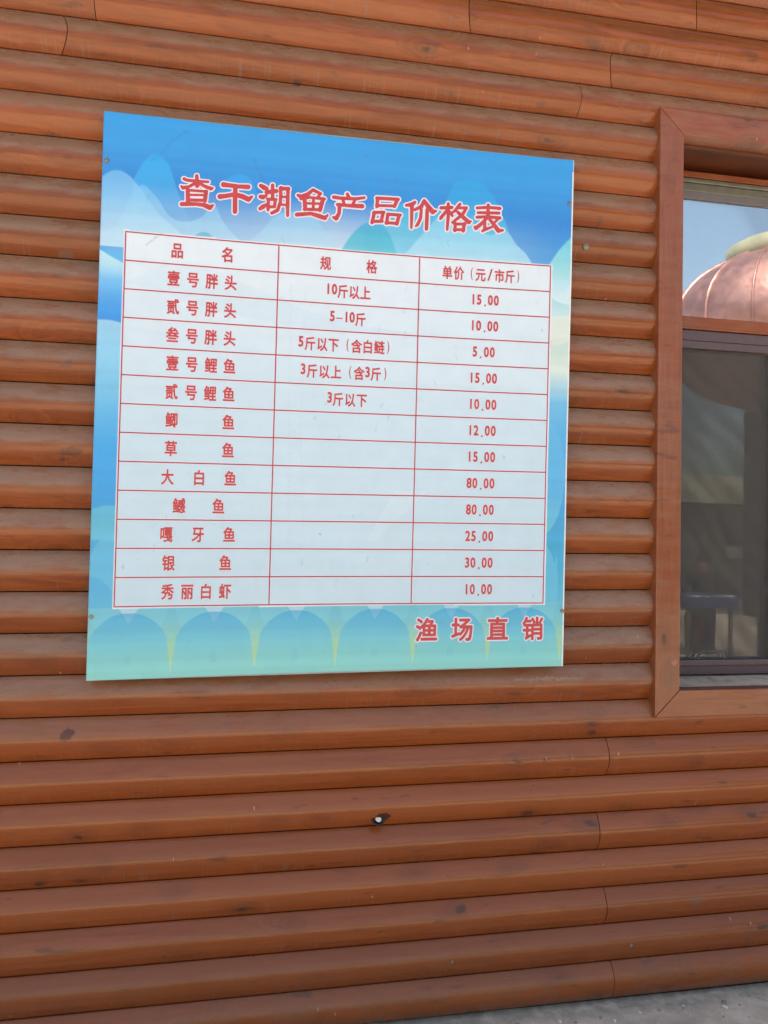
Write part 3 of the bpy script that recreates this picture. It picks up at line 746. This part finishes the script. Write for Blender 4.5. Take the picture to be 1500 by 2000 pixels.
rows = [
    line('品名', (149, 249), 0) + spec('规格', (450, 548), 0) + spec('单价(元/市斤)', (714, 740, 769, 789, 810.5, 832, 856, 875), 0),
    line('壹号胖头', (143.5, 181.5, 219, 256.5), 1) + spec('10斤以上', (457, 470, 488, 512, 536), 1) + price('15.00', 1),
    line('贰号胖头', (144, 182, 219.5, 257), 2) + spec('5-10斤', (467, 482, 497, 509, 527), 2) + price('10.00', 2),
    line('叁号胖头', (144.5, 182.5, 220, 257.5), 3) + spec('5斤以下(含白鲢)', (403, 422, 447, 471, 501, 520, 544, 569, 588), 3) + price('5.00', 3),
    line('壹号鲤鱼', (146, 184, 222, 259), 4) + spec('3斤以上(含3斤)', (409, 428, 453, 478, 508, 527, 545, 563, 583), 4) + price('15.00', 4),
    line('贰号鲤鱼', (146, 184, 222, 259), 5) + spec('3斤以下', (466, 484, 509, 534), 5) + price('10.00', 5),
    line('鲫鱼', (148, 260), 6) + price('12.00', 6), line('草鱼', (148, 261), 7) + price('15.00', 7),
    line('大白鱼', (143, 205, 267), 8) + price('80.00', 8), line('鳡鱼', (167, 245), 9) + price('80.00', 9),
    line('嘎牙鱼', (144, 206, 268), 10) + price('25.00', 10), line('银鱼', (150, 262), 11) + price('30.00', 11),
    line('秀丽白虾', (150, 188, 225, 263), 12) + price('10.00', 12)]
for r in rows: letters(r, .0245, .058)
letters([(c, u, .9255, .0640, .0655) for c, u in zip('渔场直销', (.6875, .7665, .8465, .9275))], .027, .078)

# --- title in clerical script, drawn stroke by stroke (crop coordinates a/b -> board)
TA = dict(w=1500., h=682., c=((.128, .084), (.470, .054), (.132, .223), (.475, .199)))
TB = dict(w=1500., h=542., c=((.450, .085), (.856, .050), (.453, .210), (.859, .182)))
CHARS = [
 (TA, [[(128,128,26),(150,140,24),(240,148,24),(338,154,18)], [(238,100,26),(242,190,34)], [(228,165,24),(170,198,22),(120,208,30),(104,192,14)], [(255,165,24),(310,195,26),(362,214,32),(380,208,12)],
       [(160,228,30),(163,325,34)], [(320,240,30),(308,322,32)], [(160,228,20),(325,240,20)], [(165,270,17),(315,272,17)], [(165,315,24),(310,318,24)], [(110,352,34),(230,352,28),(300,360,34),(350,382,42),(378,362,18)]]),
 (TA, [[(472,178,44),(492,180,38),(600,194,32),(688,198,38)], [(440,284,42),(480,280,36),(570,264,36),(640,284,42),(690,308,42),(724,282,16)], [(575,190,36),(572,300,36),(571,418,36)]]),
 (TA, [[(800,186,32),(832,205,42),(856,212,26)], [(798,284,34),(818,288,40),(850,275,20)], [(795,390,32),(822,372,38),(852,350,16)], [(852,246,34),(940,234,34)], [(905,182,28),(905,300,28)],
       [(868,308,26),(864,402,24)], [(860,306,24),(935,310,24)], [(930,310,24),(922,375,24)], [(862,376,24),(922,373,24)],
       [(980,204,28),(975,330,26),(950,405,28),(898,430,26)], [(978,212,34),(1050,214,28)], [(1044,210,28),(1040,330,30),(1040,452,24)], [(985,285,18),(1040,288,18)], [(985,355,18),(1040,358,18)]]),
 (TA, [[(1272,220,22),(1225,262,34),(1165,284,34),(1134,272,26)], [(1272,222,26),(1305,240,26),(1342,256,22)], [(1336,256,22),(1316,292,26)], [(1160,302,26),(1240,290,20),(1376,304,24)], [(1192,300,34),(1200,395,32)],
       [(1362,304,34),(1334,402,34)], [(1275,296,22),(1272,392,22)], [(1200,343,18),(1340,346,18)], [(1190,396,24),(1340,400,24)], [(1124,444,34),(1250,434,28),(1330,458,38),(1378,474,34),(1404,446,14)]]),
 (TB, [[(152,112,22),(165,142,26)], [(46,138,26),(100,146,24),(220,152,24),(286,142,18)], [(118,160,18),(126,188,20)], [(212,160,20),(198,192,20)], [(76,198,24),(150,206,24),(268,212,34)], [(92,205,28),(88,270,24),(66,312,32),(44,302,18)]]),
 (TB, [[(392,146,24),(386,215,24)], [(386,146,24),(556,156,24)], [(549,158,26),(526,214,24)], [(384,206,20),(530,210,20)],
       [(366,262,24),(348,346,24)], [(360,264,22),(442,261,22)], [(436,264,24),(420,336,22)], [(350,336,22),(428,334,22)],
       [(474,276,24),(464,352,22)], [(472,277,22),(574,284,22)], [(564,286,24),(546,356,26)], [(460,346,22),(548,352,22)]]),
 (TB, [[(690,180,24),(668,198,32),(622,204,20)], [(668,200,28),(666,300,22),(664,388,16)], [(765,166,20),(745,214,28),(692,240,20)], [(768,166,24),(800,214,34),(838,258,36),(866,250,14)], [(744,240,20),(738,310,22),(714,362,24),(700,374,14)], [(792,240,24),(790,330,26),(787,398,24)]]),
 (TB, [[(906,225,24),(995,222,24)], [(965,192,22),(965,300,24),(957,402,18)], [(955,245,20),(908,302,26),(900,316,16)], [(975,255,20),(1000,290,18)], [(1062,196,22),(1020,250,22),(985,272,12)], [(1050,226,20),(1118,226,20)], [(1118,226,20),(1084,280,24),(1000,345,18)], [(1045,262,22),(1095,308,30),(1136,344,30),(1154,336,12)],
       [(1024,352,22),(1020,412,22)], [(1018,358,20),(1105,358,20)], [(1098,356,24),(1090,415,24)], [(1014,402,20),(1096,406,20)]]),
 (TB, [[(1206,228,22),(1290,224,20),(1396,234,24)], [(1212,266,18),(1388,272,22)], [(1204,304,22),(1290,300,20),(1396,312,24)], [(1298,206,24),(1295,310,24)], [(1288,310,22),(1245,354,26),(1196,392,30),(1184,380,14)], [(1268,345,24),(1270,400,24),(1250,418,18)], [(1270,406,22),(1330,384,16)], [(1308,320,20),(1345,364,28),(1384,414,34),(1422,412,16)], [(1376,326,18),(1335,360,16)]]),
]
def sdf_char(strokes, X, Y):
    D = np.full(X.shape, 1e9)
    for st in strokes:
        for (x0, y0, w0), (x1, y1, w1) in zip(st, st[1:]):
            dx, dy = x1 - x0, y1 - y0; t = np.clip(((X - x0) * dx + (Y - y0) * dy) / (dx * dx + dy * dy), 0, 1)
            D = np.minimum(D, np.hypot(X - x0 - t * dx, Y - y0 - t * dy) - (w0 + (w1 - w0) * t) / 2)
    return D
def title(T, strokes, lev, name, mat, lift, step, parent):
    pts = np.array([p[:2] for s_ in strokes for p in s_]); lo = pts.min(0) - 40; hi = pts.max(0) + 40
    X, Y = np.meshgrid(np.arange(lo[0], hi[0], step), np.arange(lo[1], hi[1], step))
    vs, fs = contour_fill(sdf_char(strokes, X, Y), X, Y, lev); c = T['c']; AV = []
    for x, y in vs:
        a, b = x / T['w'], y / T['h']
        AV.append(tuple((1 - a) * (1 - b) * c[0][k] + a * (1 - b) * c[1][k] + (1 - a) * b * c[2][k] + a * b * c[3][k] for k in (0, 1)))
    A = np.array(AV); P = bpos(A[:, 0], A[:, 1], lift)
    me = bpy.data.meshes.new(name); me.from_pydata(P.tolist(), [], fs)
    return obj(name, me, mat, parent)
for T, strokes in CHARS:
    ch_ = title(T, strokes, 2.2, 'title_character', M_red, .0009, 5, board)
    title(T, strokes, 14., 'character_halo', M_halo, .0004, 6, ch_)
for u, v in ((.008, .088), (.006, .890), (.991, .088), (.995, .893)):
    p = bpos(u, v, .0006); screw(float(p[0]), float(p[2]), float(p[1]), .0036, True, board)

# ------------------------------------------------------------------ grit along the wall foot
bm = bmesh.new()
for k in range(55):
    x = random.uniform(.3, 2.2); y = -.04 - abs(random.gauss(0, .09)) ; r = random.uniform(.0012, .0045) if k > 12 else random.uniform(.005, .0085)
    if k <= 12: x = random.choice((.83, .93, 1.02, 1.13, 1.3, 1.5, 1.43)) + random.uniform(-.04, .04); y = -.045 - random.random() * .1
    q = bmesh.ops.create_icosphere(bm, subdivisions=1, radius=r)
    sc_ = (random.uniform(.8, 1.7), random.uniform(.7, 1.2), random.uniform(.4, .8)); rz = Matrix.Rotation(random.random() * 6, 3, 'Z')
    for v in q['verts']: v.co = rz @ Vector((v.co.x * sc_[0], v.co.y * sc_[1], v.co.z * sc_[2])) + Vector((x, y, r * .4))
s = NT('pebble_stone'); geo = s.n('ShaderNodeNewGeometry')
s.principled(Base_Color=s.mix(s.ramp(geo.outputs['Random Per Island'], .55, .85), lin((150, 140, 124)), lin((220, 212, 198))), Roughness=.7)
pb = obj('pebbles', bm, s.m); pb['kind'] = 'stuff'; pb['label'] = 'small pale pebbles and grit along the foot of the wall'

# ------------------------------------------------------------------ yard behind the camera, seen mirrored in the window
M_copper = NT('seamed_copper'); s = M_copper; tc = s.n('ShaderNodeTexCoord').outputs['Object']
n = s.noise(tc, 3, 4, .6).outputs[0]
s.principled(Base_Color=s.mix(s.ramp(n, .3, .7), lin((146, 108, 108)), lin((176, 136, 132))), Metallic=.6, Roughness=s.ramp(n, .2, .8, .34, .5),
             Normal=s.n('ShaderNodeBump', {'Strength': .4, 'Distance': .05, 'Height': n}).outputs[0])
PX, PY, PZ = 9.75, -9.75, 5.30
pot = thing('copper_pot_sculpture', 'giant copper coloured pot with raised seams on a dark plinth mirrored in the window', 'sculpture', (PX, PY, 0))
prof = []
for k in range(25):
    a = -math.pi / 2 + math.pi * k / 24; prof.append((max(.02, 2.05 * math.cos(a)), 1.42 * math.sin(a)))
bm = bmesh.new(); lathe(bm, prof, 48); obj('pot_body', bm, s.m, pot, (0, 0, PZ), smooth=True)
for k in range(16):
    bm = bmesh.new(); ang = 2 * math.pi * k / 16 + .1; A, B = [], []
    for (r, h) in prof:
        rr = r + .035; c_, s_ = math.cos(ang), math.sin(ang); t = Vector((-s_, c_, 0)) * .025
        p = Vector((rr * c_, rr * s_, h * 1.02)); q = Vector((r * .985 * c_, r * .985 * s_, h * .99))
        A.append([bm.verts.new(q - t), bm.verts.new(p - t * .5), bm.verts.new(p + t * .5), bm.verts.new(q + t)])
    for a, b in zip(A, A[1:]):
        for j in range(3): bm.faces.new((a[j], a[j + 1], b[j + 1], b[j]))
    bmesh.ops.recalc_face_normals(bm, faces=bm.faces[:])
    obj('seam', bm, s.m, pot, (0, 0, PZ), smooth=True)
bm = bmesh.new(); lathe(bm, [(.95, 1.20), (.98, 1.52), (.86, 1.58), (.2, 1.62), (.02, 1.63)], 32)
obj('pot_lid', bm, plain('yellow_green_paint', (166, 168, 148), .5, 0, 3, .1), pot, (0, 0, PZ), smooth=True)
bm = bmesh.new(); box(bm, -.15, 3.2, -.9, .9, 0, 3.93, .05)
obj('plinth', bm, plain('dark_granite', (74, 70, 64), .6, 0, 8, .2), pot)

kiosk = thing('market_kiosk', 'low kiosk with pale sunlit fascia across the yard mirrored in the window', 'building', (11.5, -14.2, 0))
def kp(name, m, *bx):
    bm = bmesh.new()
    for b in bx: box(bm, *b, .01)
    return obj(name, bm, m, kiosk)
kp('wall', plain('kiosk_wall', (120, 116, 110), .8, 0, 3, .15), (-7, 3, -2.4, 0, 0, 2.3))
kp('fascia', plain('kiosk_fascia', (206, 204, 184), .7, 0, 5, .3), (-7.1, 3.1, -2.5, .35, 2.32, 2.98))
kp('door', M_frame, (-2.2, -1.3, .005, .05, .02, 2.1)); kp('window', M_glass, (-5.4, -3.4, .005, .05, 1.0, 2.0)); kp('window', M_glass, (.2, 1.9, .005, .05, 1.0, 2.0))

table = thing('market_table', 'small vending table under a blue cloth mirrored in the window', 'table', (5.74, -6.12, 0))
bm = bmesh.new()
box(bm, -.34, .34, -.24, .24, .72, .76, .008); obj('tabletop', bm, M_white, table)
for sx in (-.29, .29):
    for sy in (-.19, .19):
        bm = bmesh.new(); box(bm, sx - .02, sx + .02, sy - .02, sy + .02, 0, .72, .003); obj('leg', bm, M_screw, table)
bm = bmesh.new(); bmesh.ops.create_grid(bm, x_segments=24, y_segments=16, size=1)
for v in bm.verts:
    x, y = v.co.x * .46, v.co.y * .36; ox, oy = max(0, abs(x) - .34), max(0, abs(y) - .24); dr = math.hypot(ox, oy)
    v.co = Vector((math.copysign(min(abs(x), .355 + .012 * math.sin(y * 40)), x), math.copysign(min(abs(y), .255 + .012 * math.sin(x * 40)), y), .764 - dr * 1.3))
cl = obj('tablecloth', bm, plain('blue_cloth', (60, 76, 130), .85, 0, 8, .2), None, (5.74, -6.12, 0), smooth=True)
cl['label'] = 'blue cloth draped over the vending table'; cl['category'] = 'tablecloth'

# seated vendor
def skin(name, verts, edges, radii, mat, parent, root=0):
    me = bpy.data.meshes.new(name); me.from_pydata(verts, edges, []); o = bpy.data.objects.new(name, me); C.objects.link(o)
    o.modifiers.new('s', 'SKIN'); sm = o.modifiers.new('u', 'SUBSURF'); sm.levels = 2; sm.render_levels = 2
    for v, r in zip(me.skin_vertices[0].data, radii): v.radius = r if isinstance(r, tuple) else (r, r)
    me.skin_vertices[0].data[root].use_root = True
    bpy.context.view_layer.update()
    m2 = bpy.data.meshes.new_from_object(o.evaluated_get(bpy.context.evaluated_depsgraph_get()))
    bpy.data.objects.remove(o); m2.materials.clear(); m2.materials.append(mat)
    r = obj(name, m2, None, parent, smooth=True); return r
per = thing('person', 'seated person in a dark top and cap behind the vending table, mirrored in the window', 'person', (6.05, -6.55, 0))
per.rotation_euler = (0, 0, R(38))
M_skin = plain('skin', (196, 146, 120), .5); M_top = plain('dark_jacket', (34, 34, 40), .8, 0, 20, .2); M_hair = plain('black_hair', (24, 20, 20), .6)
V = [(0, 0, .48), (0, .01, .66), (0, .02, .84), (0, .02, .93), (0, .03, 1.0),
     (-.1, 0, .47), (-.12, .42, .48), (-.12, .44, .10), (-.12, .54, .05), (.1, 0, .47), (.12, .42, .48), (.12, .44, .10), (.12, .54, .05),
     (-.19, .02, .90), (-.24, .06, .66), (-.14, .28, .64), (-.10, .36, .65), (.19, .02, .90), (.24, .06, .66), (.14, .28, .64), (.10, .36, .65)]
E_ = [(0, 1), (1, 2), (2, 3), (3, 4), (0, 5), (5, 6), (6, 7), (7, 8), (0, 9), (9, 10), (10, 11), (11, 12), (3, 13), (13, 14), (14, 15), (15, 16), (3, 17), (17, 18), (18, 19), (19, 20)]
Rd = [(.15, .12), (.14, .11), (.16, .11), (.10, .09), .055, .09, .07, .05, .04, .09, .07, .05, .04, .06, .045, .036, .035, .06, .045, .036, .035]
skin('body', V, E_, Rd, M_top, per)
bm = bmesh.new(); bmesh.ops.create_uvsphere(bm, u_segments=24, v_segments=18, radius=.1)
for v in bm.verts:
    x, y, z = v.co; z *= 1.2; x *= .80
    if z < 0: x *= 1 + z * 2.2; y = y * (1 + z * 1.2) + .01
    if y > .07 and abs(x) < .018 and -.035 < z < .02: y += .020 * (1 - (z + .035) / .08)      # nose
    if y > .06 and .008 < z < .035 and .018 < abs(x) < .05: y -= .008                         # eye sockets
    v.co = (x, y, z)
obj('head', bm, M_skin, per, (0, .045, 1.12), smooth=True)
for sx in (-1, 1):
    bm = bmesh.new(); bmesh.ops.create_uvsphere(bm, u_segments=8, v_segments=6, radius=.022)
    for v in bm.verts: v.co.x *= .4
    obj('ear', bm, M_skin, per, (sx * .080, .035, 1.115), smooth=True)
    bm = bmesh.new(); bmesh.ops.create_uvsphere(bm, u_segments=8, v_segments=6, radius=.009); obj('eye', bm, M_hair, per, (sx * .030, .128, 1.137), smooth=True)
    base = Vector((sx * .10, .36, .65))
    for k in range(5):
        a = (k - 2) * .012; L = (.055, .075, .082, .078, .06)[k] if k else .05
        p0 = base + Vector((a, .03, 0)); dirx = -sx * .035 if k == 0 else a * .6
        skin('finger', [p0 - Vector((0, .03, 0)), p0 + Vector((dirx * .5, L * .5, .008)), p0 + Vector((dirx, L * .9, -.012))], [(0, 1), (1, 2)], [.010, .0085, .007], M_skin, per)
bm = bmesh.new(); bmesh.ops.create_uvsphere(bm, u_segments=20, v_segments=12, radius=.106)
bmesh.ops.delete(bm, geom=[v for v in bm.verts if v.co.z < -.005 and v.co.y > -.03 or v.co.z < -.06], context='VERTS')
for v in bm.verts: v.co.x *= .84; v.co.z *= 1.12
obj('hair', bm, M_hair, per, (0, .035, 1.145), smooth=True)
bm = bmesh.new(); lathe(bm, [(.16, 0), (.17, .44), (.15, .46)], 16)
st = obj('stool', bm, plain('red_plastic', (150, 40, 36), .5), None, (6.05, -6.55, 0)); st['label'] = 'red plastic stool under the seated person, mirrored in the window'; st['category'] = 'stool'
